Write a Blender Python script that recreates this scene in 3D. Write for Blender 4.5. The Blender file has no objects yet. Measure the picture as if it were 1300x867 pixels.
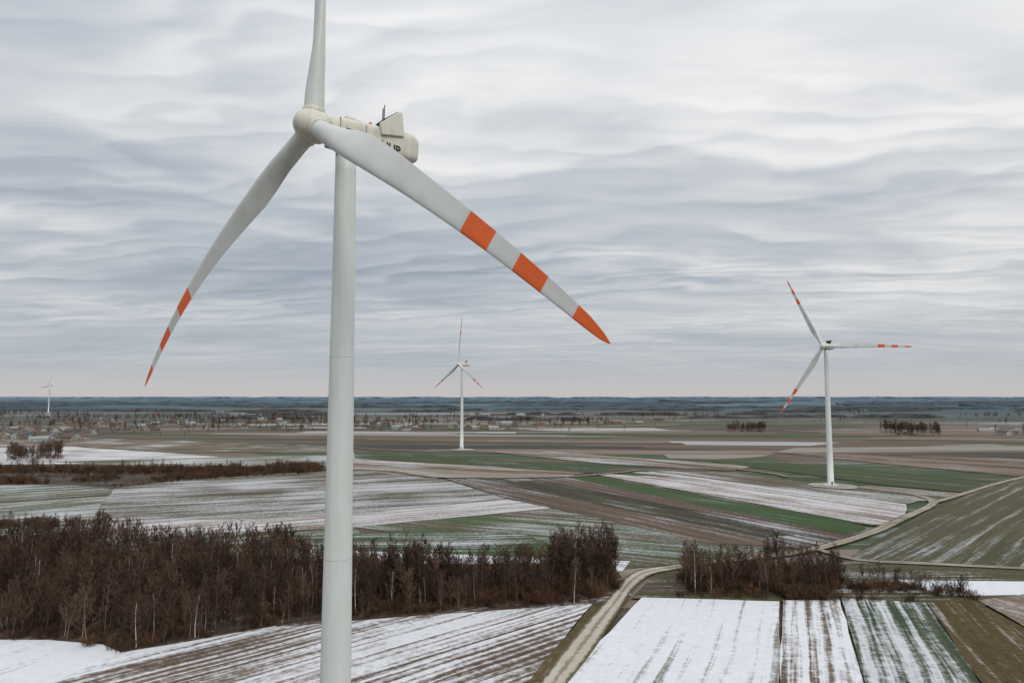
import bpy, bmesh, math, random
from mathutils import Vector, Matrix, noise as mn
random.seed(7)
S = bpy.context.scene
S.view_settings.view_transform='Standard'; S.view_settings.look='None'; S.view_settings.exposure=0
CAMH=61.0; F=867.0; PITCH=math.radians(4.6)
cp,sp=math.cos(PITCH),math.sin(PITCH)
def ray(px,py):
    xc=(px-650)/F; yc=(433.5-py)/F
    return xc, cp-yc*sp, sp+yc*cp
def G(px,py):
    """surveyed ground position (metres) of a feature measured in the photo"""
    x,y,z=ray(px,py); t=CAMH/-z
    return (x*t,y*t)

# ------------------------------------------------------------ node helpers
def new_mat(name):
    m=bpy.data.materials.new(name); m.use_nodes=True
    nt=m.node_tree; b=nt.nodes['Principled BSDF']; b.inputs['Roughness'].default_value=0.9
    b.inputs['Specular IOR Level'].default_value=0.2
    return m,nt,b
def N(nt,t,**k):
    n=nt.nodes.new(t)
    for a,v in k.items(): setattr(n,a,v)
    return n
def math_(nt,op,a,b=None,c=None,clamp=False):
    n=N(nt,'ShaderNodeMath',operation=op,use_clamp=clamp)
    for i,v in enumerate((a,b,c)):
        if v is None: continue
        if isinstance(v,(int,float)): n.inputs[i].default_value=v
        else: nt.links.new(v,n.inputs[i])
    return n.outputs[0]
def mixc(nt,f,a,b):
    n=N(nt,'ShaderNodeMix',data_type='RGBA')
    for s,v in ((n.inputs[0],f),(n.inputs[6],a),(n.inputs[7],b)):
        if isinstance(v,(int,float)): s.default_value=v
        elif isinstance(v,(tuple,list)): s.default_value=(*v[:3],1)
        else: nt.links.new(v,s)
    return n.outputs[2]
def smooth(nt,v,lo,hi):
    n=N(nt,'ShaderNodeMapRange',interpolation_type='SMOOTHSTEP')
    nt.links.new(v,n.inputs[0]); n.inputs[1].default_value=lo; n.inputs[2].default_value=hi
    return n.outputs[0]
def noise(nt,vec,scale,detail=3,rough=0.55,dist=0.0):
    n=N(nt,'ShaderNodeTexNoise'); nt.links.new(vec,n.inputs['Vector'])
    n.inputs['Scale'].default_value=scale; n.inputs['Detail'].default_value=detail
    n.inputs['Roughness'].default_value=rough; n.inputs['Distortion'].default_value=dist
    return n.outputs['Fac']
def mapping(nt,vec,rot=0,scale=(1,1,1),loc=(0,0,0)):
    n=N(nt,'ShaderNodeMapping'); nt.links.new(vec,n.inputs[0])
    n.inputs['Rotation'].default_value=(0,0,rot); n.inputs['Scale'].default_value=scale; n.inputs['Location'].default_value=loc
    return n.outputs[0]
def ramp(nt,v,pts,interp='LINEAR'):
    n=N(nt,'ShaderNodeValToRGB'); nt.links.new(v,n.inputs[0]); cr=n.color_ramp; cr.interpolation=interp
    while len(cr.elements)<len(pts): cr.elements.new(0.5)
    for e,(p,c) in zip(cr.elements,pts): e.position=p; e.color=(*c,1)
    return n.outputs[0]

def field_mat(name,ca,cb,snow,ang,sp_=3.0,rows=0,seed=0,cc=None,thin=1.0):
    """ang = furrow direction. snow 0..1 cover. rows: regular tramline spacing in m"""
    m,nt,b=new_mat(name)
    g=N(nt,'ShaderNodeNewGeometry').outputs['Position']
    v0=mapping(nt,g,rot=-ang)
    wobn=N(nt,'ShaderNodeTexNoise'); nt.links.new(g,wobn.inputs['Vector']); wobn.inputs['Scale'].default_value=0.02
    wv=N(nt,'ShaderNodeVectorMath',operation='MULTIPLY_ADD'); nt.links.new(wobn.outputs['Color'],wv.inputs[0]); wv.inputs[1].default_value=(0,3.0,0); nt.links.new(v0,wv.inputs[2]); v=wv.outputs[0]
    fur=noise(nt,mapping(nt,v,scale=(0.010,1/sp_,1),loc=(seed*3.1,seed*1.7,seed)),1.0,5,0.65)
    fur2=noise(nt,mapping(nt,v,scale=(0.03,1.2,1),loc=(seed,0,0)),1.0,2,0.5)
    band=noise(nt,mapping(nt,v,scale=(0.002,0.05,1),loc=(seed*7.7,0,0)),1.0,2,0.5)
    big=noise(nt,mapping(nt,g,scale=(0.012,0.012,1),loc=(seed*5,seed*2,0)),1.0,4,0.6)
    fine=noise(nt,g,0.6,4,0.7)
    f=math_(nt,'ADD',math_(nt,'MULTIPLY',fur,0.6),math_(nt,'MULTIPLY',fine,0.4))
    col=mixc(nt,smooth(nt,f,0.38,0.62),ca,cb)
    if cc: col=mixc(nt,smooth(nt,band,0.46,0.56),col,cc)
    col=mixc(nt,math_(nt,'MULTIPLY',smooth(nt,big,0.5,0.7),0.4),col,tuple(c*0.6 for c in ca))
    s=math_(nt,'ADD',math_(nt,'MULTIPLY',fur,1.0),math_(nt,'MULTIPLY',big,0.8))
    s=math_(nt,'ADD',s,math_(nt,'MULTIPLY',fine,0.5))
    s=math_(nt,'ADD',s,math_(nt,'MULTIPLY',fur2,0.5))
    s=math_(nt,'ADD',s,math_(nt,'MULTIPLY',band,0.3))   # mean 1.55
    if rows:
        sx=N(nt,'ShaderNodeSeparateXYZ'); nt.links.new(v,sx.inputs[0])
        w=math_(nt,'SINE',math_(nt,'MULTIPLY',sx.outputs[1],2*math.pi/rows))
        s=math_(nt,'ADD',s,math_(nt,'MULTIPLY',w,0.085))
    c0=1.55+(0.5-snow)*0.62
    msk=smooth(nt,s,c0-0.17,c0+0.17)
    msk=math_(nt,'MULTIPLY',msk,0.93*thin)
    sn=mixc(nt,fine,(0.56,0.585,0.63),(0.80,0.82,0.86))
    col=mixc(nt,msk,col,sn)
    nt.links.new(col,b.inputs['Base Color'])
    bp=N(nt,'ShaderNodeBump'); bp.inputs['Strength'].default_value=0.6; bp.inputs['Distance'].default_value=0.3
    nt.links.new(f,bp.inputs['Height']); nt.links.new(bp.outputs[0],b.inputs['Normal'])
    return m

def sheet(name,pts,z,mat,jit=0.5,step=10):
    """flat polygon on the ground with slightly irregular edges"""
    out=[]
    n=len(pts)
    for i in range(n):
        a=Vector((*pts[i],0)); c=Vector((*pts[(i+1)%n],0)); L=(c-a).length
        k=max(1,min(60,int(L/step)))
        nrm=Vector((-(c-a).y,(c-a).x,0)).normalized() if L>0 else Vector((0,0,0))
        for j in range(k):
            p=a.lerp(c,j/k)
            if j: p=p+nrm*mn.noise(p*0.045)*jit*2
            out.append((p.x,p.y,z))
    me=bpy.data.meshes.new(name); me.from_pydata(out,[],[list(range(len(out)))])
    me.materials.append(mat); o=bpy.data.objects.new(name,me); S.collection.objects.link(o)
    bm=bmesh.new(); bm.from_mesh(me)
    bmesh.ops.triangulate(bm,faces=bm.faces[:]); bmesh.ops.recalc_face_normals(bm,faces=bm.faces[:])
    for f_ in bm.faces:
        if f_.normal.z<0: f_.normal_flip()
    bm.to_mesh(me); bm.free()
    return o

# ------------------------------------------------------------ world / sky
SUN_EL=math.radians(42); SUN_AZ=math.radians(150)
W=bpy.data.worlds.new("World"); S.world=W; W.use_nodes=True; nt=W.node_tree
bg=nt.nodes['Background']
tc=N(nt,'ShaderNodeTexCoord').outputs['Generated']
sx=N(nt,'ShaderNodeSeparateXYZ'); nt.links.new(tc,sx.inputs[0])
z=math_(nt,'MAXIMUM',sx.outputs[2],0.0)
den=math_(nt,'ADD',z,0.065)
px=math_(nt,'DIVIDE',sx.outputs[0],den); py=math_(nt,'DIVIDE',sx.outputs[1],den)
cx=N(nt,'ShaderNodeCombineXYZ'); nt.links.new(px,cx.inputs[0]); nt.links.new(py,cx.inputs[1]); P=cx.outputs[0]
big=noise(nt,mapping(nt,P,rot=0.25,scale=(0.34,0.62,1),loc=(3.3,1.2,0)),1.0,4,0.55,0.3)
warp=noise(nt,mapping(nt,P,scale=(0.7,0.9,1),loc=(9,4,0)),1.0,3,0.5)
sp2=N(nt,'ShaderNodeSeparateXYZ'); nt.links.new(mapping(nt,P,rot=0.16),sp2.inputs[0])
ph=math_(nt,'ADD',math_(nt,'MULTIPLY',sp2.outputs[1],1.7),math_(nt,'MULTIPLY',warp,4.0))
fr=math_(nt,'FRACT',ph)
tri=math_(nt,'MULTIPLY',smooth(nt,fr,0.0,0.75),math_(nt,'SUBTRACT',1.0,smooth(nt,fr,0.78,1.0)))
warp2=noise(nt,mapping(nt,P,scale=(1.3,1.9,1),loc=(2,7,3)),1.0,3,0.5)
ph2=math_(nt,'ADD',math_(nt,'MULTIPLY',sp2.outputs[1],4.2),math_(nt,'MULTIPLY',warp2,5.0))
fr2=math_(nt,'FRACT',ph2)
tri2=math_(nt,'MULTIPLY',smooth(nt,fr2,0.0,0.7),math_(nt,'SUBTRACT',1.0,smooth(nt,fr2,0.75,1.0)))
amp=smooth(nt,noise(nt,mapping(nt,P,scale=(0.6,0.9,1),loc=(6,6,0)),1.0,2),0.38,0.60)
amp2=smooth(nt,noise(nt,mapping(nt,P,scale=(0.8,1.1,1),loc=(16,2,0)),1.0,2),0.38,0.60)
wisp=noise(nt,mapping(nt,P,rot=0.2,scale=(0.9,3.2,1)),1.0,6,0.62,0.8)
v=math_(nt,'ADD',math_(nt,'MULTIPLY',big,0.85),0.075)
v=math_(nt,'ADD',v,math_(nt,'MULTIPLY',math_(nt,'MULTIPLY',tri,math_(nt,'ADD',math_(nt,'MULTIPLY',amp,0.7),0.3)),0.135))
v=math_(nt,'ADD',v,math_(nt,'MULTIPLY',math_(nt,'MULTIPLY',tri2,amp2),0.085))
v=math_(nt,'ADD',v,math_(nt,'MULTIPLY',wisp,0.26))
v=math_(nt,'ADD',v,math_(nt,'MULTIPLY',sx.outputs[0],0.09))      # thinner cloud towards the east
v=math_(nt,'ADD',v,math_(nt,'MULTIPLY',z,0.14))
cl=ramp(nt,v,[(0.46,(0.33,0.375,0.435)),(0.62,(0.455,0.495,0.545)),(0.78,(0.62,0.64,0.665)),(0.96,(0.82,0.815,0.81))])
hz=smooth(nt,z,0.0,0.17)
cl=mixc(nt,math_(nt,'ADD',math_(nt,'MULTIPLY',hz,0.85),0.15),(0.475,0.51,0.555),cl)
hz2=smooth(nt,z,0.0,0.05)
cl=mixc(nt,hz2,(0.59,0.565,0.57),cl)
gain=math_(nt,'ADD',0.95,math_(nt,'MULTIPLY',math_(nt,'POWER',z,1.4),0.7))
vm=N(nt,'ShaderNodeVectorMath',operation='SCALE'); nt.links.new(cl,vm.inputs[0]); nt.links.new(gain,vm.inputs['Scale'])
sky=N(nt,'ShaderNodeTexSky',sky_type='NISHITA'); sky.sun_disc=False; sky.sun_elevation=SUN_EL; sky.sun_rotation=SUN_AZ
bg.inputs['Strength'].default_value=0.08
nt.links.new(sky.outputs[0],bg.inputs['Color'])
bg2=N(nt,'ShaderNodeBackground'); nt.links.new(vm.outputs[0],bg2.inputs['Color']); bg2.inputs['Strength'].default_value=1.0
mx=N(nt,'ShaderNodeMixShader'); mx.inputs[0].default_value=0.94
nt.links.new(bg.outputs[0],mx.inputs[1]); nt.links.new(bg2.outputs[0],mx.inputs[2])
nt.links.new(mx.outputs[0],nt.nodes['World Output'].inputs['Surface'])

sl=bpy.data.lights.new("sun",'SUN'); sl.energy=1.2; sl.angle=math.radians(12); sl.color=(1,0.96,0.9)
so=bpy.data.objects.new("sun",sl); S.collection.objects.link(so)
sd=Vector((math.sin(SUN_AZ)*math.cos(SUN_EL),math.cos(SUN_AZ)*math.cos(SUN_EL),math.sin(SUN_EL)))
so.rotation_euler=sd.to_track_quat('Z','Y').to_euler()
so.location=(0,0,200)

# ------------------------------------------------------------ ground
m,nt,b=new_mat("ground_farmland")
g=N(nt,'ShaderNodeNewGeometry').outputs['Position']
def patchwork(rot,sx_,sy_,pal,loc):
    wv=mapping(nt,g,rot=rot)
    vo=N(nt,'ShaderNodeTexVoronoi',feature='F1',distance='CHEBYCHEV'); nt.links.new(mapping(nt,wv,scale=(sx_,sy_,1),loc=loc),vo.inputs['Vector']); vo.inputs['Scale'].default_value=1; vo.inputs['Randomness'].default_value=0.8
    vs=N(nt,'ShaderNodeSeparateXYZ'); nt.links.new(vo.outputs['Color'],vs.inputs[0])
    return ramp(nt,vs.outputs[0],pal,'CONSTANT')
palA=[(0,(0.075,0.055,0.038)),(0.14,(0.15,0.11,0.082)),(0.26,(0.038,0.064,0.026)),(0.38,(0.19,0.145,0.115)),(0.48,(0.07,0.07,0.038)),(0.6,(0.11,0.078,0.058)),(0.7,(0.25,0.22,0.19)),(0.78,(0.05,0.075,0.036)),(0.88,(0.05,0.040,0.031)),(0.95,(0.36,0.35,0.35))]
palB=[(0,(0.075,0.08,0.065)),(0.2,(0.125,0.105,0.088)),(0.35,(0.050,0.068,0.055)),(0.5,(0.10,0.09,0.078)),(0.65,(0.050,0.068,0.062)),(0.78,(0.15,0.135,0.122)),(0.9,(0.045,0.058,0.056)),(0.96,(0.27,0.28,0.29))]
p1=patchwork(0.10,0.0018,0.016,palA,(3,0,0)); p2=patchwork(-0.12,0.003,0.010,palA,(7,5,0))
sel=noise(nt,mapping(nt,g,scale=(0.0012,0.0016,1),loc=(2,8,0)),1,1)
pal=mixc(nt,math_(nt,'GREATER_THAN',sel,0.52),p1,p2)
pal2=patchwork(0.05,0.0008,0.0042,palB,(1,1,0))
dist=N(nt,'ShaderNodeVectorMath',operation='LENGTH'); nt.links.new(g,dist.inputs[0]); D=dist.outputs['Value']
col=mixc(nt,smooth(nt,D,1500,2400),pal,pal2)
fur=noise(nt,mapping(nt,g,rot=0.1,scale=(0.004,0.10,1)),1,4,0.65)
col=mixc(nt,math_(nt,'MULTIPLY',smooth(nt,fur,0.50,0.72),0.5),col,(0.30,0.28,0.26))
fur3=noise(nt,mapping(nt,g,rot=0.1,scale=(0.003,0.05,1),loc=(5,5,0)),1,3,0.6)
col=mixc(nt,math_(nt,'MULTIPLY',smooth(nt,fur3,0.52,0.66),0.5),col,(0.05,0.043,0.033))
patch=noise(nt,mapping(nt,g,scale=(0.0010,0.0045,1)),1,5,0.65)
col=mixc(nt,math_(nt,'MULTIPLY',smooth(nt,patch,0.60,0.67),0.7),col,(0.5,0.51,0.54))
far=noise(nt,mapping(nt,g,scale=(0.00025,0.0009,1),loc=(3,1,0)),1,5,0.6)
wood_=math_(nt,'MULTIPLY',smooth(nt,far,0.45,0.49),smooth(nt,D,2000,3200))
col=mixc(nt,wood_,col,(0.045,0.068,0.078))  # far woodland patches, haze blue already in their colour
col=mixc(nt,math_(nt,'MULTIPLY',smooth(nt,D,1300,7500),0.92),col,(0.090,0.138,0.175))  # aerial haze painted into the base colour, bluer with distance
col=mixc(nt,math_(nt,'MULTIPLY',smooth(nt,D,7000,26000),0.8),col,(0.17,0.22,0.265))  # paler haze tint painted on the land towards the horizon
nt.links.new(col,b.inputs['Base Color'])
R_=45000
me=bpy.data.meshes.new("ground")
vsx=[];fs=[];K=30
for i in range(K+1):
    for j in range(K+1):
        vsx.append((-R_+2*R_*i/K,-R_+2*R_*j/K,0))
for i in range(K):
    for j in range(K):
        a=i*(K+1)+j; fs.append((a,a+K+1,a+K+2,a+1))
me.from_pydata(vsx,[],fs); me.materials.append(m)
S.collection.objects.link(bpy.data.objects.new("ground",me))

def ang(p,q):
    a=G(*p);c=G(*q); return math.atan2(c[1]-a[1],c[0]-a[0])
BR=(0.085,0.058,0.038); BR2=(0.14,0.10,0.072); DK=(0.040,0.029,0.020); DK2=(0.075,0.053,0.038)
GR=(0.030,0.058,0.018); GR2=(0.056,0.080,0.030); OL=(0.055,0.058,0.028); OL2=(0.10,0.092,0.054); PK=(0.21,0.155,0.12); TN=(0.23,0.195,0.15)
aS=ang((720,606),(1090,668)); aH=ang((150,660),(640,632)); aM=ang((450,668),(700,645))
aL=ang((450,668),(880,706))
fields=[
 ([(-300,560),(120,556),(420,566),(420,574),(200,572),(90,566),(-300,572)],BR2,PK,0.25,ang((0,566),(400,570)),9,0,OL,1),
 ([(-300,572),(90,567),(200,574),(280,580),(180,588),(-300,592)],BR2,TN,0.64,ang((0,575),(250,578)),8,0,None,.8),
 ([(-300,592),(180,589),(300,582),(420,588),(420,600),(240,610),(150,622),(-300,620)],DK,(0.06,0.042,0.03),0.10,ang((0,600),(400,592)),8,0,DK2,.7),
 ([(60,586),(420,577),(560,586),(420,592),(180,592)],OL2,TN,0.40,ang((100,588),(500,583)),6,0,GR2,.7),
 ([(-300,620),(90,615),(145,622),(135,640),(120,660),(0,662),(-300,668)],OL,GR2,0.36,ang((0,640),(120,632)),5,0,OL2,.65),
 ([(128,640),(145,620),(240,608),(420,598),(480,598),(560,608),(640,632),(440,656),(180,666),(118,658)],OL,(0.12,0.095,0.06),0.48,aH,7,0,(0.085,0.07,0.045),.60),
 ([(118,664),(430,655),(640,634),(712,644),(450,670),(130,684)],BR2,TN,0.55,aM,5,0,PK,.66),
 ([(-300,668),(120,662),(130,684),(340,676),(450,670),(480,700),(780,716),(780,760),(-300,760)],OL,GR2,0.33,aM,4,0,OL2,.6),
 ([(450,669),(710,646),(1010,692),(885,714),(780,724),(640,700)],OL,BR2,0.30,aL,5,0,GR2,.5),
 ([(330,682),(470,678),(660,676),(735,706),(690,712),(470,704)],GR,GR2,0.25,ang((340,684),(650,681)),5,0,OL,.6),
 ([(-300,676),(60,678),(150,690),(60,698),(-300,700)],BR2,TN,0.60,aM,5,0,None,.8),
 ([(330,697),(430,700),(620,706),(800,713),(790,726),(600,722),(330,712)],OL2,TN,0.64,aL,4,0,None,.95),
 ([(430,572),(560,580),(760,596),(720,606),(560,607),(430,596)],BR,PK,0.30,ang((430,586),(720,601)),9,0,TN,.7),
 ([(560,606),(722,606),(1092,676),(1032,698),(900,690),(640,632)],DK2,BR2,0.20,aS,4,0,DK,.55),
 ([(640,612),(680,610),(1010,680),(960,684)],DK,OL,0.14,aS,4,0,None,.5),
 ([(718,606),(752,605),(1090,664),(1100,672),(1075,680)],GR,(0.045,0.082,0.026),0.10,aS,5,0,OL,.4),
 ([(752,602),(830,599),(1150,640),(1150,655),(1118,668),(1090,664)],BR2,TN,0.53,aS,5,0,PK,.7),
 ([(830,598),(930,600),(1180,634),(1150,641)],BR2,BR,0.26,aS,5,0,OL2,.6),
 ([(450,573),(560,579),(700,590),(860,606),(800,604),(640,594),(450,582)],GR,GR2,0.05,ang((450,577),(800,602)),8,0,OL,1),
 ([(620,574),(700,574),(960,592),(930,598),(780,590)],PK,TN,0.35,ang((620,575),(930,595)),9,0,BR2,.6),
 ([(900,586),(1000,588),(1275,612),(1235,627),(1120,616)],GR,GR2,0.12,ang((900,588),(1235,620)),7,0,OL,.4),
 ([(980,574),(1400,586),(1400,606),(1290,605),(1130,590)],PK,BR2,0.2,ang((980,578),(1300,598)),9,0,BR,.6),
 ([(1110,617),(1236,628),(1190,636),(1150,638),(1030,620)],BR2,TN,0.34,ang((1060,618),(1200,630)),6,0,OL,.6),
 ([(1075,711),(1195,640),(1300,604),(1700,590),(1700,735),(1300,722),(1120,716)],OL,(0.095,0.085,0.05),0.20,ang((1060,714),(1300,606)),3,8,(0.075,0.068,0.038),.42),
 ([(800,762),(835,728),(880,718),(1060,712),(1700,738),(1700,775),(1180,770),(815,762)],OL,(0.10,0.075,0.04),0.2,0,4,0,DK2,.7),
 ([(1140,738),(1300,740),(1700,745),(1700,770),(1300,757),(1200,758)],OL2,TN,0.72,0.1,4,0,None,1),
 ([(-400,700),(120,690),(300,706),(430,716),(600,718),(778,716),(802,758),(752,772),(560,785),(350,800),(155,834),(60,818),(-400,814)],DK,(0.080,0.047,0.03),0.20,aM,6,0,None,.7),
 # near fields
 ([(-300,812),(60,815),(130,821),(155,832),(70,868),(40,960),(-900,960)],OL2,TN,0.86,ang((155,832),(60,867)),4,0,None,1),
 ([(155,831),(350,797),(352,800),(80,868),(40,960),(-60,960),(70,868)],OL2,TN,0.80,ang((350,799),(80,867)),4,0,None,1),
 ([(352,799),(560,782),(752,769),(672,868),(600,960),(-50,960),(78,868)],BR,(0.15,0.10,0.072),0.54,ang((355,800),(80,867)),1.8,2.6,BR2,.92),
 ([(752,769),(800,760),(790,772),(700,868),(640,960),(598,960),(672,868)],(0.055,0.042,0.018),(0.12,0.088,0.04),0.1,ang((770,768),(686,867)),2,0,None,.8),
 ([(815,761),(990,766),(989,868),(985,960),(640,960),(714,868)],(0.17,0.16,0.13),TN,0.77,ang((905,763),(860,867)),2.2,4.5,None,1),
 ([(994,765),(1066,762),(1096,868),(1130,960),(989,960),(991,868)],BR,TN,0.66,ang((1030,763),(1043,867)),1.6,3.4,None,1),
 ([(1068,762),(1176,768),(1242,868),(1310,960),(1132,960),(1098,868)],(0.035,0.055,0.030),(0.075,0.092,0.055),0.49,ang((1120,765),(1168,867)),2.2,4.2,None,.8),
 ([(1178,768),(1238,765),(1300,800),(1430,868),(1550,960),(1314,960),(1245,868)],(0.055,0.038,0.014),(0.10,0.072,0.03),0.2,ang((1205,766),(1300,867)),2,4.0,None,.6),
 ([(1242,765),(1300,757),(1700,765),(1800,900),(1432,868),(1304,800)],BR2,(0.2,0.15,0.11),0.4,ang((1260,763),(1400,800)),3,0,None,.8),
]
for i,(pts,ca,cb,sn,an,spc,rows,cc,th) in enumerate(fields):
    mt=field_mat("field_soil_%02d"%i,ca,cb,sn,an,spc,rows,i,cc,th)
    sheet("field",[G(*p) for p in pts],0.04+0.02*i,mt)
ZT=0.04+0.02*len(fields)

# ------------------------------------------------------------ tracks
def ribbon_mat(name,base,verge):
    m,nt,b=new_mat(name)
    uv=N(nt,'ShaderNodeUVMap').outputs[0]
    s=N(nt,'ShaderNodeSeparateXYZ'); nt.links.new(uv,s.inputs[0])
    g=N(nt,'ShaderNodeNewGeometry').outputs['Position']
    d=math_(nt,'ABSOLUTE',math_(nt,'SUBTRACT',s.outputs[0],0.5))
    n1=noise(nt,g,0.5,4,0.65); n2=noise(nt,g,0.09,3)
    dd=math_(nt,'ADD',d,math_(nt,'MULTIPLY',math_(nt,'SUBTRACT',n1,0.5),0.3))
    col=mixc(nt,n1,tuple(c*0.7 for c in base),base)
    col=mixc(nt,math_(nt,'MULTIPLY',smooth(nt,n2,0.45,0.65),0.3),col,(0.55,0.53,0.5))
    col=mixc(nt,math_(nt,'MULTIPLY',math_(nt,'SUBTRACT',1.0,smooth(nt,dd,0.02,0.14)),0.6),col,verge)
    col=mixc(nt,smooth(nt,dd,0.30,0.44),col,verge)
    nt.links.new(col,b.inputs['Base Color']); return m
def track(name,pix,w,z,mat):
    pts=[Vector((*G(*p),0)) for p in pix]
    P=[]
    for i in range(len(pts)-1):
        p0=pts[max(i-1,0)];p1=pts[i];p2=pts[i+1];p3=pts[min(i+2,len(pts)-1)]
        k=max(3,int((p2-p1).length/6)); k=min(k,50)
        for j in range(k):
            t=j/k
            P.append(0.5*((2*p1)+(p2-p0)*t+(2*p0-5*p1+4*p2-p3)*t*t+(3*p1-p0-3*p2+p3)*t**3))
    P.append(pts[-1])
    vs=[];fs=[]
    for i,p in enumerate(P):
        d=(P[min(i+1,len(P)-1)]-P[max(i-1,0)]).normalized(); n=Vector((-d.y,d.x,0))
        ww=w*(1+0.25*mn.noise(p*0.03))/2
        q=p+n*mn.noise(p*0.02)*0.8
        vs+= [tuple(q-n*ww+Vector((0,0,z))),tuple(q+n*ww+Vector((0,0,z)))]
        if i: a=2*i; fs.append((a-2,a-1,a+1,a))
    me=bpy.data.meshes.new(name); me.from_pydata(vs,[],fs); me.materials.append(mat)
    uvl=me.uv_layers.new()
    for l in me.loops: uvl.data[l.index].uv=(l.vertex_index%2, l.vertex_index//2*0.5)
    o=bpy.data.objects.new(name,me); S.collection.objects.link(o); return o
rm=ribbon_mat("gravel_track",(0.50,0.45,0.37),(0.10,0.085,0.05))
rm2=ribbon_mat("dirt_track",(0.28,0.24,0.19),(0.10,0.09,0.055))
rm3=ribbon_mat("sandy_track",(0.36,0.31,0.25),(0.09,0.08,0.045))
track("dirt_road",[(640,960),(705,868),(745,815),(775,775),(798,745),(818,730),(845,724),(880,720)],6.0,ZT+0.02,rm)
track("dirt_road",[(845,724),(900,716),(980,708),(1040,698),(1100,680),(1150,658),(1180,645),(1184,637),(1160,629),(1110,622),(1060,617)],5.5,ZT+0.04,rm3)
track("dirt_road",[(1184,640),(1230,626),(1270,614),(1330,600),(1420,582)],4.5,ZT+0.06,rm3)
track("field_track",[(1040,700),(1090,713),(1180,718),(1300,724),(1500,732)],4.0,ZT+0.08,rm2)
track("field_track",[(1085,664),(1120,668),(1150,658)],4.0,ZT+0.10,rm2)
track("field_track",[(420,567),(520,573),(590,573),(680,578),(800,584),(950,598),(1000,606)],5,ZT+0.12,rm2)
track("field_track",[(810,598),(720,606),(560,607),(480,598),(300,592),(190,590)],4.5,ZT+0.14,rm2)
track("field_track",[(-300,545),(0,552),(200,548),(420,545),(640,551),(900,549),(1100,548)],7,ZT+0.16,rm2)
mpad=field_mat("gravel_pad",(0.22,0.19,0.15),(0.34,0.30,0.25),0.3,0.3,2)
for (x_,y_,z_) in ((1058,618,ZT+0.18),(588,572,ZT+0.20)):
    c=G(x_,y_); sheet("gravel_pad",[(c[0]+15*math.cos(t*math.tau/20)*(1+0.12*math.sin(3*t)),c[1]+16*math.sin(t*math.tau/20)) for t in range(20)],z_,mpad,0.3,4)

# ------------------------------------------------------------ wind turbines
def paint(name,c,rough=0.45,dirt=0.12,streak=True):
    m,nt,b=new_mat(name); b.inputs['Roughness'].default_value=rough; b.inputs['Specular IOR Level'].default_value=0.4
    g=N(nt,'ShaderNodeTexCoord').outputs['Object']
    n=noise(nt,mapping(nt,g,scale=(1.6,1.6,0.06) if streak else (.25,.25,.25)),1,3,0.55)
    n2=noise(nt,g,0.35 if streak else 0.12,3)
    f=math_(nt,'MULTIPLY',smooth(nt,math_(nt,'ADD',math_(nt,'MULTIPLY',n,0.6),math_(nt,'MULTIPLY',n2,0.4)),0.42,0.7),dirt*2)
    col=mixc(nt,f,c,tuple(x*0.72*y for x,y in zip(c,(1,0.98,0.9))))
    nt.links.new(col,b.inputs['Base Color']); return m
mW=paint("white_tower_paint",(0.66,0.70,0.68),0.45,0.16); mB=paint("blade_gelcoat",(0.62,0.64,0.62),0.4,0.25,False); mN=paint("nacelle_paint",(0.67,0.66,0.57),0.45,0.35)
mO=paint("orange_paint",(0.80,0.125,0.015),0.45,0.2,False); mK=paint("black_grille",(0.02,0.02,0.022),0.6,0.05); mS=paint("seam_grey",(0.52,0.54,0.53))
mG=paint("dark_underside",(0.2,0.2,0.18))
def mesh_obj(name,vs,fs,mats,parent,smoothf=True,fm=None,bevel=0):
    me=bpy.data.meshes.new(name); me.from_pydata([tuple(v) for v in vs],[],fs)
    for mm in mats: me.materials.append(mm)
    for i,p in enumerate(me.polygons):
        p.use_smooth=smoothf and len(p.vertices)<10
        if fm: p.material_index=fm[i]
    bm=bmesh.new(); bm.from_mesh(me); bmesh.ops.recalc_face_normals(bm,faces=bm.faces[:]); bm.to_mesh(me); bm.free()
    o=bpy.data.objects.new(name,me); S.collection.objects.link(o); o.parent=parent
    if bevel:
        bv=o.modifiers.new("bevel",'BEVEL'); bv.width=bevel; bv.segments=2
    return o
def loft(rings,cap=True):
    vs=[];fs=[];n=len(rings[0])
    for r in rings: vs+=r
    for i in range(len(rings)-1):
        for j in range(n):
            a=i*n+j; c=i*n+(j+1)%n; fs.append((a,c,c+n,a+n))
    if cap: fs.append(tuple(range(n))); fs.append(tuple(range((len(rings)-1)*n,len(rings)*n)))
    return vs,fs
def lerp_tab(tab,x):
    for (x0,*a),(x1,*b) in zip(tab,tab[1:]):
        if x<=x1:
            t=(x-x0)/(x1-x0)
            return [p+(q-p)*t for p,q in zip(a,b)]
    return list(tab[-1][1:])
BT=[(0.0,2.5,1.0,14,0.5),(0.04,2.45,1.0,14,0.5),(0.10,2.9,0.72,13,0.44),(0.16,3.6,0.45,12,0.37),(0.22,3.9,0.34,10,0.33),(0.32,3.55,0.27,7,0.32),(0.45,2.95,0.23,4,0.32),
    (0.6,2.35,0.2,2,0.32),(0.75,1.85,0.18,0.5,0.33),(0.88,1.4,0.17,-0.5,0.35),(0.95,1.05,0.16,-1,0.38),(0.985,0.6,0.16,-1,0.45),(1.0,0.12,0.2,-1,0.5)]
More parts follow.
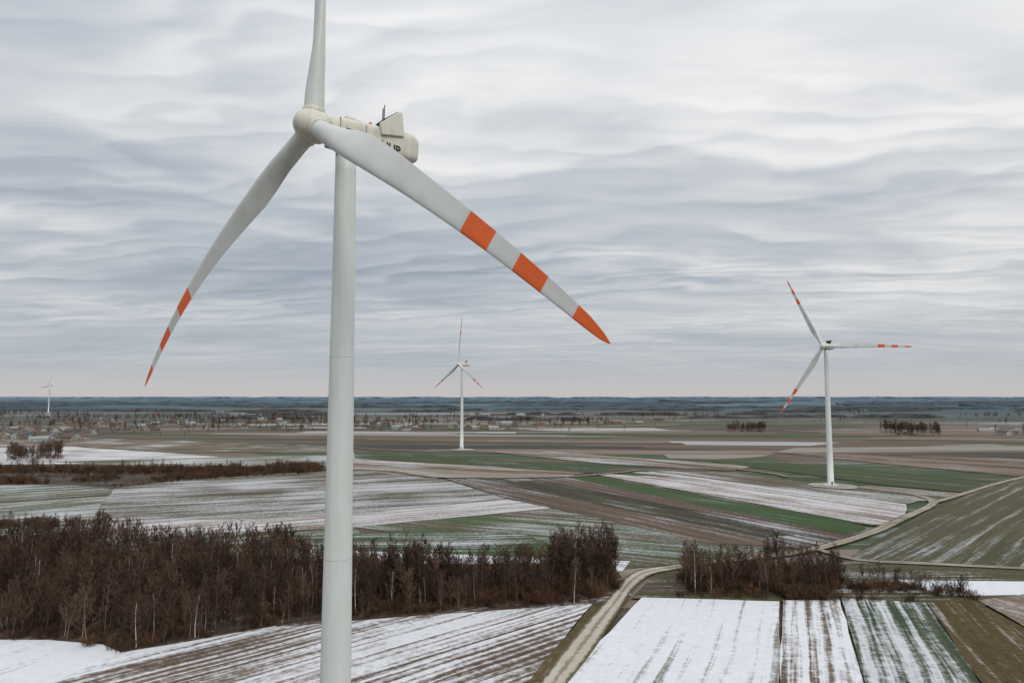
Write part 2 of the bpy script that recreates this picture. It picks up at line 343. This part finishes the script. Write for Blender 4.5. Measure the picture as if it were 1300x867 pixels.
def turbine(loc,psi,tilt,theta1,hub_h,R=55.0,bends=None,hub_off=4.8,detail=True,name="wind_turbine",pitch=4):
    E=bpy.data.objects.new(name,None); S.collection.objects.link(E); E.location=(loc[0],loc[1],0); E.empty_display_size=5
    ps=math.radians(psi);ti=math.radians(tilt)
    a=Vector((-math.sin(ps)*math.cos(ti),-math.cos(ps)*math.cos(ti),math.sin(ti)))
    u=Vector((math.cos(ps),-math.sin(ps),0)); v=u.cross(a).normalized()
    if v.z<0: v=-v
    ah=Vector((-math.sin(ps),-math.cos(ps),0))
    H=ah*hub_off+Vector((0,0,hub_h))
    seg=64; top=hub_h-2.1
    prof=[(0,2.35),(0.25,2.35),(0.25,2.10),(top*0.25,1.90),(top*0.5,1.70),(top*0.75,1.51),(top*0.97,1.34),(top,1.34)]
    def tr(z_):
        for (z0,r0),(z1,r1) in zip(prof[2:],prof[3:]):
            if z_<=z1: return r0+(r1-r0)*(z_-z0)/(z1-z0)
        return prof[-1][1]
    rings=[[Vector((r*math.cos(k*math.tau/seg),r*math.sin(k*math.tau/seg),zz)) for k in range(seg)] for zz,r in prof]
    mesh_obj("tower",*loft(rings),[mW],E)
    for k,zz in enumerate([top*x for x in ((0.18,0.44,0.71) if detail else ())]):
        r=tr(zz)
        rr=[[Vector(((r+d)*math.cos(q*math.tau/seg),(r+d)*math.sin(q*math.tau/seg),zz+h)) for q in range(seg)] for d,h in ((-.02,-.04),(.008,-.04),(.008,.04),(-.02,.04))]
        mesh_obj("tower_flange_%d"%k,*loft(rr,False),[mS],E)
    vs,fs=loft([[Vector((5*math.cos(k*math.tau/32),5*math.sin(k*math.tau/32),zz)) for k in range(32)] for zz in (0,1.0)])
    mesh_obj("foundation",vs,fs,[mS],E,False)
    vs=[Vector((x,-2.42+y,zz)) for x in (-.5,.5) for y in (0,.6) for zz in (1.3,3.5)]
    mesh_obj("door",vs,[(0,1,3,2),(4,6,7,5),(0,4,5,1),(2,3,7,6),(0,2,6,4),(1,5,7,3)],[mG],E,False)
    vs,fs=loft([[Vector((r*math.cos(k*math.tau/48),r*math.sin(k*math.tau/48),zz)) for k in range(48)] for zz,r in ((top-0.02,1.45),(top+1.2,1.55))])
    mesh_obj("yaw_ring",vs,fs,[mG],E)
    def L(s,x,zz): return H-a*s+u*x+v*zz
    tab=[(1.7,1.25,-1.25,1.35),(1.9,1.45,-1.4,1.6),(3.2,1.65,-1.55,1.95),(6.5,1.8,-1.5,2.3),(10.0,1.85,-1.25,2.6),(12.6,1.9,-1.05,2.9),(12.7,2.05,-1.15,3.05),(14.4,2.0,-1.0,2.95),(15.2,1.8,-0.75,2.6),(15.5,1.35,-.3,2.1)]
    rings=[]
    for s,w,zl,zh in tab:
        ring=[]
        for k in range(40):
            t=k*math.tau/40; c,s_=math.cos(t),math.sin(t); n=5.5
            rr=(abs(c)**n+abs(s_)**n)**(-1/n)
            ring.append(L(s,w*c*rr,(zl+zh)/2+(zh-zl)/2*s_*rr))
        rings.append(ring)
    vs,fs=loft(rings); o=mesh_obj("nacelle",vs,fs,[mN],E)
    def box(nm,s0,s1,x0,x1,z0,z1,mat,bv=0.05):
        vs=[L(s,x,zz) for s in (s0,s1) for x in (x0,x1) for zz in (z0,z1)]
        return mesh_obj(nm,vs,[(0,1,3,2),(4,6,7,5),(0,4,5,1),(2,3,7,6),(0,2,6,4),(1,5,7,3)],[mat],E,False,bevel=bv)
    def prism(nm,prof2,x0,x1,mat,bv):
        vs=[L(s,x,zz) for x in (x0,x1) for s,zz in prof2]; n=len(prof2)
        fs=[tuple(range(n)),tuple(range(n,2*n))]+[(k,(k+1)%n,(k+1)%n+n,k+n) for k in range(n)]
        return mesh_obj(nm,vs,fs,[mat],E,False,bevel=bv)
    for sgn in (1,-1):
        x0,x1=sorted((sgn*1.78,sgn*2.2))
        prism("cooler_cheek_%s"%('r' if sgn>0 else 'l'),[(8.5,2.6),(11.5,5.15),(12.0,5.15),(12.5,1.9),(8.9,1.1)],x0,x1,mN,0.12)
    prism("cooler_radiator",[(9.3,2.55),(11.4,4.7),(11.9,4.7),(12.1,2.85)],-1.74,1.74,mK,0.03)
    prism("cooler_hood",[(10.4,4.2),(11.5,5.25),(11.95,5.25),(12.0,4.8),(11.5,4.8),(10.6,4.0)],-1.76,1.76,mK,0.04)
    box("roof_hatch",4.2,7.2,-0.9,0.9,2.05,2.55,mN,0.1)
    box("nacelle_skirt",2.4,10.5,-1.3,1.3,-1.75,-1.35,mG,0.05)
    if detail:
        for s,x,h in ((9.6,0.9,5.4),(10.3,0.2,6.3),(10.7,-0.7,6.1)):
            box("wind_vane_mast",s,s+0.09,x,x+0.09,2.5,h,mK,0)
        box("aviation_light",7.9,8.25,0.2,0.6,2.4,3.0,mO,0.08)
        box("side_vent",3.7,5.0,1.66,1.80,-0.6,0.5,mK,0.02)
        for s in (2.9,6.6): box("panel_seam",s,s+0.06,-1.5,1.84 if s>5 else 1.68,-1.0,1.7,mG,0)
        tcu=bpy.data.curves.new("lettering",'FONT'); tcu.body="NUP"; tcu.size=1.6; tcu.extrude=0.02; tcu.offset=0.03
        to=bpy.data.objects.new("lettering_curve",tcu); S.collection.objects.link(to)
        dg=bpy.context.evaluated_depsgraph_get(); tm=bpy.data.meshes.new_from_object(to.evaluated_get(dg))
        bpy.data.objects.remove(to)
        tm.materials.append(mK); t2=bpy.data.objects.new("lettering",tm); S.collection.objects.link(t2); t2.parent=E
        M=Matrix((( -a.x, v.x,u.x),(-a.y,v.y,u.y),(-a.z,v.z,u.z))).to_4x4(); M.translation=L(8.9,1.93,-0.7)
        t2.matrix_local=M
    rings=[]
    for s,r in ((1.6,1.75),(1.2,2.0),(0.3,2.12),(-0.6,2.05),(-1.3,1.82),(-1.9,1.42),(-2.3,0.95),(-2.5,0.5),(-2.58,0.1)):
        rings.append([H-a*s+(u*math.cos(k*math.tau/48)+v*math.sin(k*math.tau/48))*r for k in range(48)])
    mesh_obj("spinner",*loft(rings),[mN],E)
    bends=bends or [(0.3,-0.5,0,0)]*3
    for k in range(3):
        ki,ko,dth,cone=bends[k]
        th=math.radians(theta1+120*k+dth); bb=v*math.cos(th)+u*math.sin(th); cc=-v*math.sin(th)+u*math.cos(th)
        rings=[[H+bb*r_+(cc*math.cos(q*math.tau/40)+a*math.sin(q*math.tau/40))*w_ for q in range(40)] for r_,w_ in ((1.2,1.42),(2.2,1.40),(2.25,1.3))]
        mesh_obj("blade_root_collar_%d"%(k+1),*loft(rings),[mN],E)
        rings=[];NS=110
        cuts=[0.62,0.70,0.772,0.846,0.922]
        fr_=sorted(set([i/NS for i in range(NS+1)]+cuts))
        fr_=[f for i,f in enumerate(fr_) if f in cuts or all(abs(f-c)>0.002 for c in cuts)]
        for f in fr_:
            ch,tk,tw,le=lerp_tab(BT,f); r_=1.6+(R-1.6)*f
            cen=H+bb*r_+(cc*ki+a*ko)*(f**2.4)+a*cone*f
            tw=math.radians(tw+pitch)
            cd=cc*math.cos(tw)+a*math.sin(tw); td=a*math.cos(tw)-cc*math.sin(tw)
            ring=[]
            blend=min(1,max(0,(f-0.04)/0.14)); blend=blend*blend*(3-2*blend)
            for q in range(36):
                t=q*math.tau/36
                xx=0.5+0.5*math.cos(t); x0=1-xx
                yt=5*(0.2969*math.sqrt(max(x0,0))-0.126*x0-0.3516*x0**2+0.2843*x0**3-0.1036*x0**4)
                ya=math.copysign(yt,math.sin(t)) if abs(math.sin(t))>1e-6 else 0
                yc=0.5*math.sin(t)
                y=(yc*(1-blend)+ya*blend)*ch*tk
                if blend>0: y+= 0.04*math.sin(math.pi*x0)*ch*blend*(-1)
                ring.append(cen+cd*((xx-(1-le))*ch)+td*y)
            rings.append(ring)
        vs,fs=loft(rings)
        fm=[]
        for i in range(len(fr_)-1):
            mid=(fr_[i]+fr_[i+1])/2
            o_= (0.62<mid<0.70) or (0.772<mid<0.846) or mid>0.922
            fm+=[1 if o_ else 0]*36
        fm+=[0,1]
        mesh_obj("blade_%d"%(k+1),vs,fs,[mB,mO],E,True,fm)
    return E
turbine((-21.8,87.4),45,2,0,95.1,bends=[(0,0.3,0,0),(3.0,-1.0,0,0),(-8.6,-2.8,3,6.4)])
c=G(1055,617); turbine(c,45,3,-27,95.5,detail=False)
c=G(586,571); turbine(c,50,3,1,98,detail=False)
c=G(61,524); turbine(c,30,3,25,100,detail=False)

# ------------------------------------------------------------ bare winter trees
def tree_mesh(name,h,seed,mats,spread=0.32,limbs=16,twig=0.045,bushy=False,steep=0.9):
    rnd=random.Random(seed); vs=[];fs=[];fm=[]
    def cyl(p,q,r0,r1,mi,n=3):
        d=(q-p).normalized(); x=d.orthogonal().normalized(); y=d.cross(x); b0=len(vs)
        for c_,r in ((p,r0),(q,r1)):
            for k in range(n):
                t=k*math.tau/n; vs.append(tuple(c_+(x*math.cos(t)+y*math.sin(t))*r))
        for k in range(n):
            fs.append((b0+k,b0+(k+1)%n,b0+n+(k+1)%n,b0+n+k)); fm.append(mi)
    def grow(p,d,L_,r,lvl):
        k=3 if lvl<2 else (2 if lvl==2 else 1); q=p; pts=[p]
        for i in range(k):
            d=(d+Vector((rnd.gauss(0,.13),rnd.gauss(0,.13),rnd.gauss(0.08,.08)))).normalized()
            q2=q+d*L_/k; cyl(q,q2,r*(1-i/k*0.7),r*(1-(i+1)/k*0.7),1 if lvl>0 else 0); q=q2; pts.append(q)
        if lvl<3:
            for i in range([0,5,4][lvl]):
                t=0.25+0.75*rnd.random(); j=min(int(t*k),k-1); pp=pts[j].lerp(pts[j+1],t*k-j)
                dd=(d+Vector((rnd.gauss(0,.5),rnd.gauss(0,.5),rnd.gauss(0.25,.35)))).normalized()
                grow(pp,dd,L_*(0.35+0.25*rnd.random()),max(r*0.45,twig),lvl+1)
    if bushy:
        for i in range(limbs):
            a_=rnd.random()*math.tau; o=Vector((rnd.gauss(0,h*.2),rnd.gauss(0,h*.2),0))
            grow(o,Vector((math.cos(a_)*.5,math.sin(a_)*.5,1)).normalized(),h*(0.6+.5*rnd.random()),twig*1.3,1)
    else:
        p=Vector((0,0,-0.2)); d=Vector((0,0,1)); n=7; pts=[p]; r=h*0.0125
        for i in range(n):
            d=(d+Vector((rnd.gauss(0,.05),rnd.gauss(0,.05),.1))).normalized(); q=p+d*h*0.97/n
            cyl(p,q,max(r*(1-i/n),.05),max(r*(1-(i+1)/n),.04),0,5); p=q; pts.append(q)
        for i in range(limbs):
            t=0.25+0.73*((i+rnd.random())/limbs); j=min(int(t*n),n-1); pp=pts[j].lerp(pts[j+1],t*n-j)
            a_=i*2.4+rnd.random(); up=steep+0.8*t
            L_=h*spread*(1.25-0.85*t)*(0.7+.6*rnd.random())
            grow(pp,Vector((math.cos(a_),math.sin(a_),up)).normalized(),L_,max(r*0.4*(1-t),twig),1)
    me=bpy.data.meshes.new(name); me.from_pydata(vs,[],fs)
    for mm in mats: me.materials.append(mm)
    for i,p_ in enumerate(me.polygons): p_.material_index=fm[i]
    return me
def bark(name,a_,b_,sc=2):
    m,nt,b=new_mat(name); g=N(nt,'ShaderNodeNewGeometry').outputs['Position']
    oi=N(nt,'ShaderNodeObjectInfo').outputs['Random']
    n=noise(nt,g,sc,3); f=math_(nt,'ADD',math_(nt,'MULTIPLY',n,0.5),math_(nt,'MULTIPLY',oi,0.6))
    nt.links.new(mixc(nt,smooth(nt,f,0.3,0.85),a_,b_),b.inputs['Base Color']); return m
bk=bark("bark",(0.05,0.036,0.028),(0.19,0.155,0.125)); tw=bark("twigs",(0.045,0.027,0.019),(0.13,0.078,0.053))
bi=bark("birch_bark",(0.32,0.30,0.28),(0.56,0.54,0.51)); bt=bark("birch_twigs",(0.065,0.040,0.031),(0.135,0.08,0.062)); bu=bark("shrub_twigs",(0.048,0.027,0.016),(0.14,0.075,0.04))
trees=[tree_mesh("bare_tree_%d"%i,12,i,[bk,tw],0.22+0.05*(i%3),15+2*i) for i in range(5)]
birch=[tree_mesh("bare_birch_%d"%i,12,40+i,[bi,bt],0.18,16,0.035,False,1.3) for i in range(2)]
bush=[tree_mesh("bare_bush_%d"%i,3,60+i,[bu,bu],0.3,13,0.035,True) for i in range(3)]
def inpoly(x,y,P):
    r=False;n=len(P)
    for i in range(n):
        x1,y1=P[i];x2,y2=P[(i+1)%n]
        if (y1>y)!=(y2>y) and x<(x2-x1)*(y-y1)/(y2-y1)+x1: r=not r
    return r
def wood(name,pix,ntree,nbush,hs,seed,birchp=0.12,clump=0.0,fq=0.03):
    rnd=random.Random(seed); P=[G(*p) for p in pix]
    E=bpy.data.objects.new(name,None); S.collection.objects.link(E)
    xs=[p[0] for p in P];ys=[p[1] for p in P]
    def put(nm,meshes,h0,sc_,n):
        k=0;tries=0
        while k<n and tries<n*60:
            tries+=1
            x=rnd.uniform(min(xs),max(xs));y=rnd.uniform(min(ys),max(ys))
            if not inpoly(x,y,P): continue
            nz=mn.noise(Vector((x*fq,y*fq,seed*1.37)))
            if clump and nz<clump and rnd.random()<0.93: continue
            me=meshes(rnd); o=bpy.data.objects.new("%s_%d"%(nm,k),me); S.collection.objects.link(o); o.parent=E
            s=rnd.uniform(*sc_)/h0*(1+0.55*nz); o.location=(x,y,0.1); o.scale=(s*rnd.uniform(.85,1.25),s*rnd.uniform(.85,1.25),s)
            o.rotation_euler=(rnd.gauss(0,.04),rnd.gauss(0,.04),rnd.random()*6.28); k+=1
    put("tree",lambda r: r.choice(birch) if r.random()<birchp else r.choice(trees),12,hs,ntree)
    put("bush",lambda r: r.choice(bush),3,(1.3,3.3),nbush)
wood("woodland",[(-250,812),(60,815),(152,831),(350,797),(560,779),(560,745),(420,726),(300,716),(100,706),(-250,704)],1600,1900,(6.5,15),1,0.12,0)
wood("woodland",[(440,786),(560,779),(745,768),(785,752),(770,730),(640,734),(440,730)],170,520,(8,12.5),2,0.08)
wood("tree_row",[(440,768),(700,752),(770,742),(770,738),(700,746),(440,760)],70,50,(10,14),3,0.08)
wood("copse",[(868,756),(1050,758),(1075,746),(1050,726),(960,720),(860,736)],120,360,(7,13),5,0.06)
wood("copse",[(700,754),(785,750),(778,732),(705,734)],45,60,(12,17),6,0.0)
wood("shrub_row",[(1075,754),(1170,758),(1240,764),(1240,756),(1140,744),(1075,742)],30,110,(5,10),7,0)
wood("scrub_belt",[(-300,600),(180,595),(410,590),(410,600),(240,610),(150,620),(100,616),(-300,614)],330,2200,(4,8.5),8,0,-0.15,0.02)
wood("copse",[(5,586),(80,583),(70,578),(20,578)],110,60,(10,15),9,0)
wood("hedgerow",[(-100,668),(130,664),(60,672),(-100,676)],20,90,(4,7),12,0)
wood("shrub_row",[(840,760),(1175,768),(1175,764),(840,756)],0,90,(3,5),17,0,0.05)
wood("copse",[(922,549),(975,549),(970,546),(925,546)],90,20,(12,17),10,0)
wood("copse",[(1115,552),(1200,554),(1190,549),(1120,548)],130,30,(12,18),11,0,0.1,0.01)
wood("village_trees",[(-200,560),(130,560),(430,548),(700,546),(780,538),(600,530),(-200,530)],1100,150,(7,15),13,0.03,0.12,0.008)
wood("field_trees",[(-200,546),(1500,556),(1500,528),(-200,522)],420,0,(9,16),14,0,0.42,0.004)

# ------------------------------------------------------------ distant forest
def fmat(nm,c1,c2,sc):
    m,nt,b=new_mat(nm); g=N(nt,'ShaderNodeNewGeometry').outputs['Position']
    n=noise(nt,g,sc,4); nt.links.new(mixc(nt,smooth(nt,n,.35,.65),c1,c2),b.inputs['Base Color']); return m
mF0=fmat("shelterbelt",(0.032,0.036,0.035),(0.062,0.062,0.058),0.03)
mF=fmat("distant_forest",(0.036,0.058,0.068),(0.062,0.088,0.100),0.02)  # canopy colour blued to stand in for air haze
mF2=fmat("far_forest_haze_tint",(0.068,0.112,0.148),(0.100,0.148,0.185),0.004)  # stronger haze painted into the canopy colour
mF3=fmat("skyline_forest_haze_tint",(0.15,0.205,0.255),(0.18,0.235,0.285),0.002)  # palest haze tint, painted as canopy colour
def forest(x0,x1,y,depth,h,seed,mat,step):
    rnd=random.Random(seed); nx=max(6,int((x1-x0)/step)); vs=[];fs=[]
    for i in range(nx+1):
        t=i/nx; x=x0+(x1-x0)*t; e=min(1,min(t,1-t)*8); wob=mn.noise(Vector((x*0.0011,seed,0)))*depth*0.8
        gap=0.35+0.65*min(1,max(0,0.75+1.3*mn.noise(Vector((x/step*0.12,seed,3)))))
        hh=h*(0.2+0.8*e)*gap*(0.8+0.25*mn.noise(Vector((x/step*0.35,seed,1)))+0.25*rnd.random())
        for yy,zz in ((0,0),(6,hh*0.85),(depth*0.3*e+20,hh),(depth*e+40,hh*0.95),(depth*e+50,0)):
            vs.append((x+rnd.uniform(-.3,.3)*step,y+wob+yy,zz))
        if i:
            a_=i*5
            for k in range(4): fs.append((a_-5+k,a_+k,a_+k+1,a_-4+k))
    me=bpy.data.meshes.new("distant_forest"); me.from_pydata(vs,[],fs); me.materials.append(mat)
    S.collection.objects.link(bpy.data.objects.new("distant_forest",me))
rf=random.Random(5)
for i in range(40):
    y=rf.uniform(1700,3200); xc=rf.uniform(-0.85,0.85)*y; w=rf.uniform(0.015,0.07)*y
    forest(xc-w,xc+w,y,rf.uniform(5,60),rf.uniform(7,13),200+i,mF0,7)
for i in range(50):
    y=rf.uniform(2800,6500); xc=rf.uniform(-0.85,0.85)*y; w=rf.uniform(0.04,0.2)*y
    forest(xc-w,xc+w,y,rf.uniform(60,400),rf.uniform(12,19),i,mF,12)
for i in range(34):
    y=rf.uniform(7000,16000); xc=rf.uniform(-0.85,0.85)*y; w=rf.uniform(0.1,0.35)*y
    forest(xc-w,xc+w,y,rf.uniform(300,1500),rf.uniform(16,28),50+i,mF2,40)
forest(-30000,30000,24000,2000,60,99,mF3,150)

# ------------------------------------------------------------ village houses
walls=[paint("wall_%d"%i,c,0.8,0.3) for i,c in enumerate([(0.44,0.44,0.42),(0.33,0.29,0.24),(0.2,0.14,0.11),(0.38,0.39,0.39)])]
roofs=[paint("roof_%d"%i,c,0.8,0.4) for i,c in enumerate([(0.115,0.068,0.058),(0.08,0.08,0.085),(0.11,0.088,0.08),(0.28,0.29,0.31)])]
glass=paint("window_glass",(0.03,0.035,0.04),0.2)
def house(k,w,l,h,rh):
    vs=[];fs=[];fm=[]
    def q(pts,mi): b0=len(vs); vs.extend(pts); fs.append(tuple(range(b0,b0+len(pts)))); fm.append(mi)
    q([(-w,-l,0),(w,-l,0),(w,-l,h),(0,-l,h+rh),(-w,-l,h)],0); q([(-w,l,0),(w,l,0),(w,l,h),(0,l,h+rh),(-w,l,h)],0)
    q([(-w,-l,0),(-w,l,0),(-w,l,h),(-w,-l,h)],0); q([(w,-l,0),(w,l,0),(w,l,h),(w,-l,h)],0)
    e=0.5; zl=h-e*rh/w
    for s in (-1,1):
        q([(s*(w+e),-l-e,zl+.05),(s*(w+e),l+e,zl+.05),(0,l+e,h+rh+.05),(0,-l-e,h+rh+.05)],1)
        q([(s*(w+e),-l-e,zl+.25),(s*(w+e),l+e,zl+.25),(0,l+e,h+rh+.25),(0,-l-e,h+rh+.25)],1)
    for s in (-1,1):
        for yy in [(-l*0.6),0,l*0.6]:
            q([(s*(w+.03),yy-.6,1),(s*(w+.03),yy+.6,1),(s*(w+.03),yy+.6,2.4),(s*(w+.03),yy-.6,2.4)],2)
        for xx in (-w*.45,w*.45):
            q([(xx-.6,s*(l+.03),1),(xx+.6,s*(l+.03),1),(xx+.6,s*(l+.03),2.4),(xx-.6,s*(l+.03),2.4)],2)
        q([(-.5,s*(l+.03),h+.2),(.5,s*(l+.03),h+.2),(.5,s*(l+.03),h+1.3),(-.5,s*(l+.03),h+1.3)],2)
    for a_,b_ in (((-1,-1),(1,-1)),((1,-1),(1,1)),((1,1),(-1,1)),((-1,1),(-1,-1))):
        q([(w*.3+a_[0]*.35,a_[1]*.35,h),(w*.3+b_[0]*.35,b_[1]*.35,h),(w*.3+b_[0]*.35,b_[1]*.35,h+rh+.9),(w*.3+a_[0]*.35,a_[1]*.35,h+rh+.9)],0)
    me=bpy.data.meshes.new("house_%d"%k); me.from_pydata(vs,[],fs)
    me.materials.append(walls[k%4]); me.materials.append(roofs[(k*3+k//4)%4]); me.materials.append(glass)
    for i,p_ in enumerate(me.polygons): p_.material_index=fm[i]
    return me
hm=[house(k,4+(k%3)*.7,5+(k%4)*1.5,3.0+(k%2)*2.2,2.6+(k%3)) for k in range(10)]+[house(10,7,18,4.5,2.5),house(11,6,13,3.6,3.4)]
rh=random.Random(3)
def hamlet(n,x0,x1,y0,y1):
    for i in range(n):
        x,y=G(rh.uniform(x0,x1),rh.uniform(y0,y1))
        o=bpy.data.objects.new("house",rh.choice(hm)); S.collection.objects.link(o); o.location=(x,y,0.05)
        s=rh.uniform(0.8,1.15); o.scale=(s,s,s); o.rotation_euler=(0,0,rh.choice((0,math.pi/2))+rh.gauss(0.2,.2))
hamlet(42,-40,120,543,560); hamlet(70,60,410,534,547); hamlet(40,470,690,534,547); hamlet(10,700,850,533,539); hamlet(6,1250,1310,546,553); hamlet(30,-100,700,524,532)

# ------------------------------------------------------------ camera
cd=bpy.data.cameras.new("camera"); co=bpy.data.objects.new("camera",cd); S.collection.objects.link(co)
cd.sensor_width=36; cd.lens=24.0; cd.clip_end=120000; cd.clip_start=0.5
co.location=(0,0,CAMH); co.rotation_euler=(math.radians(94.6),0,0); S.camera=co
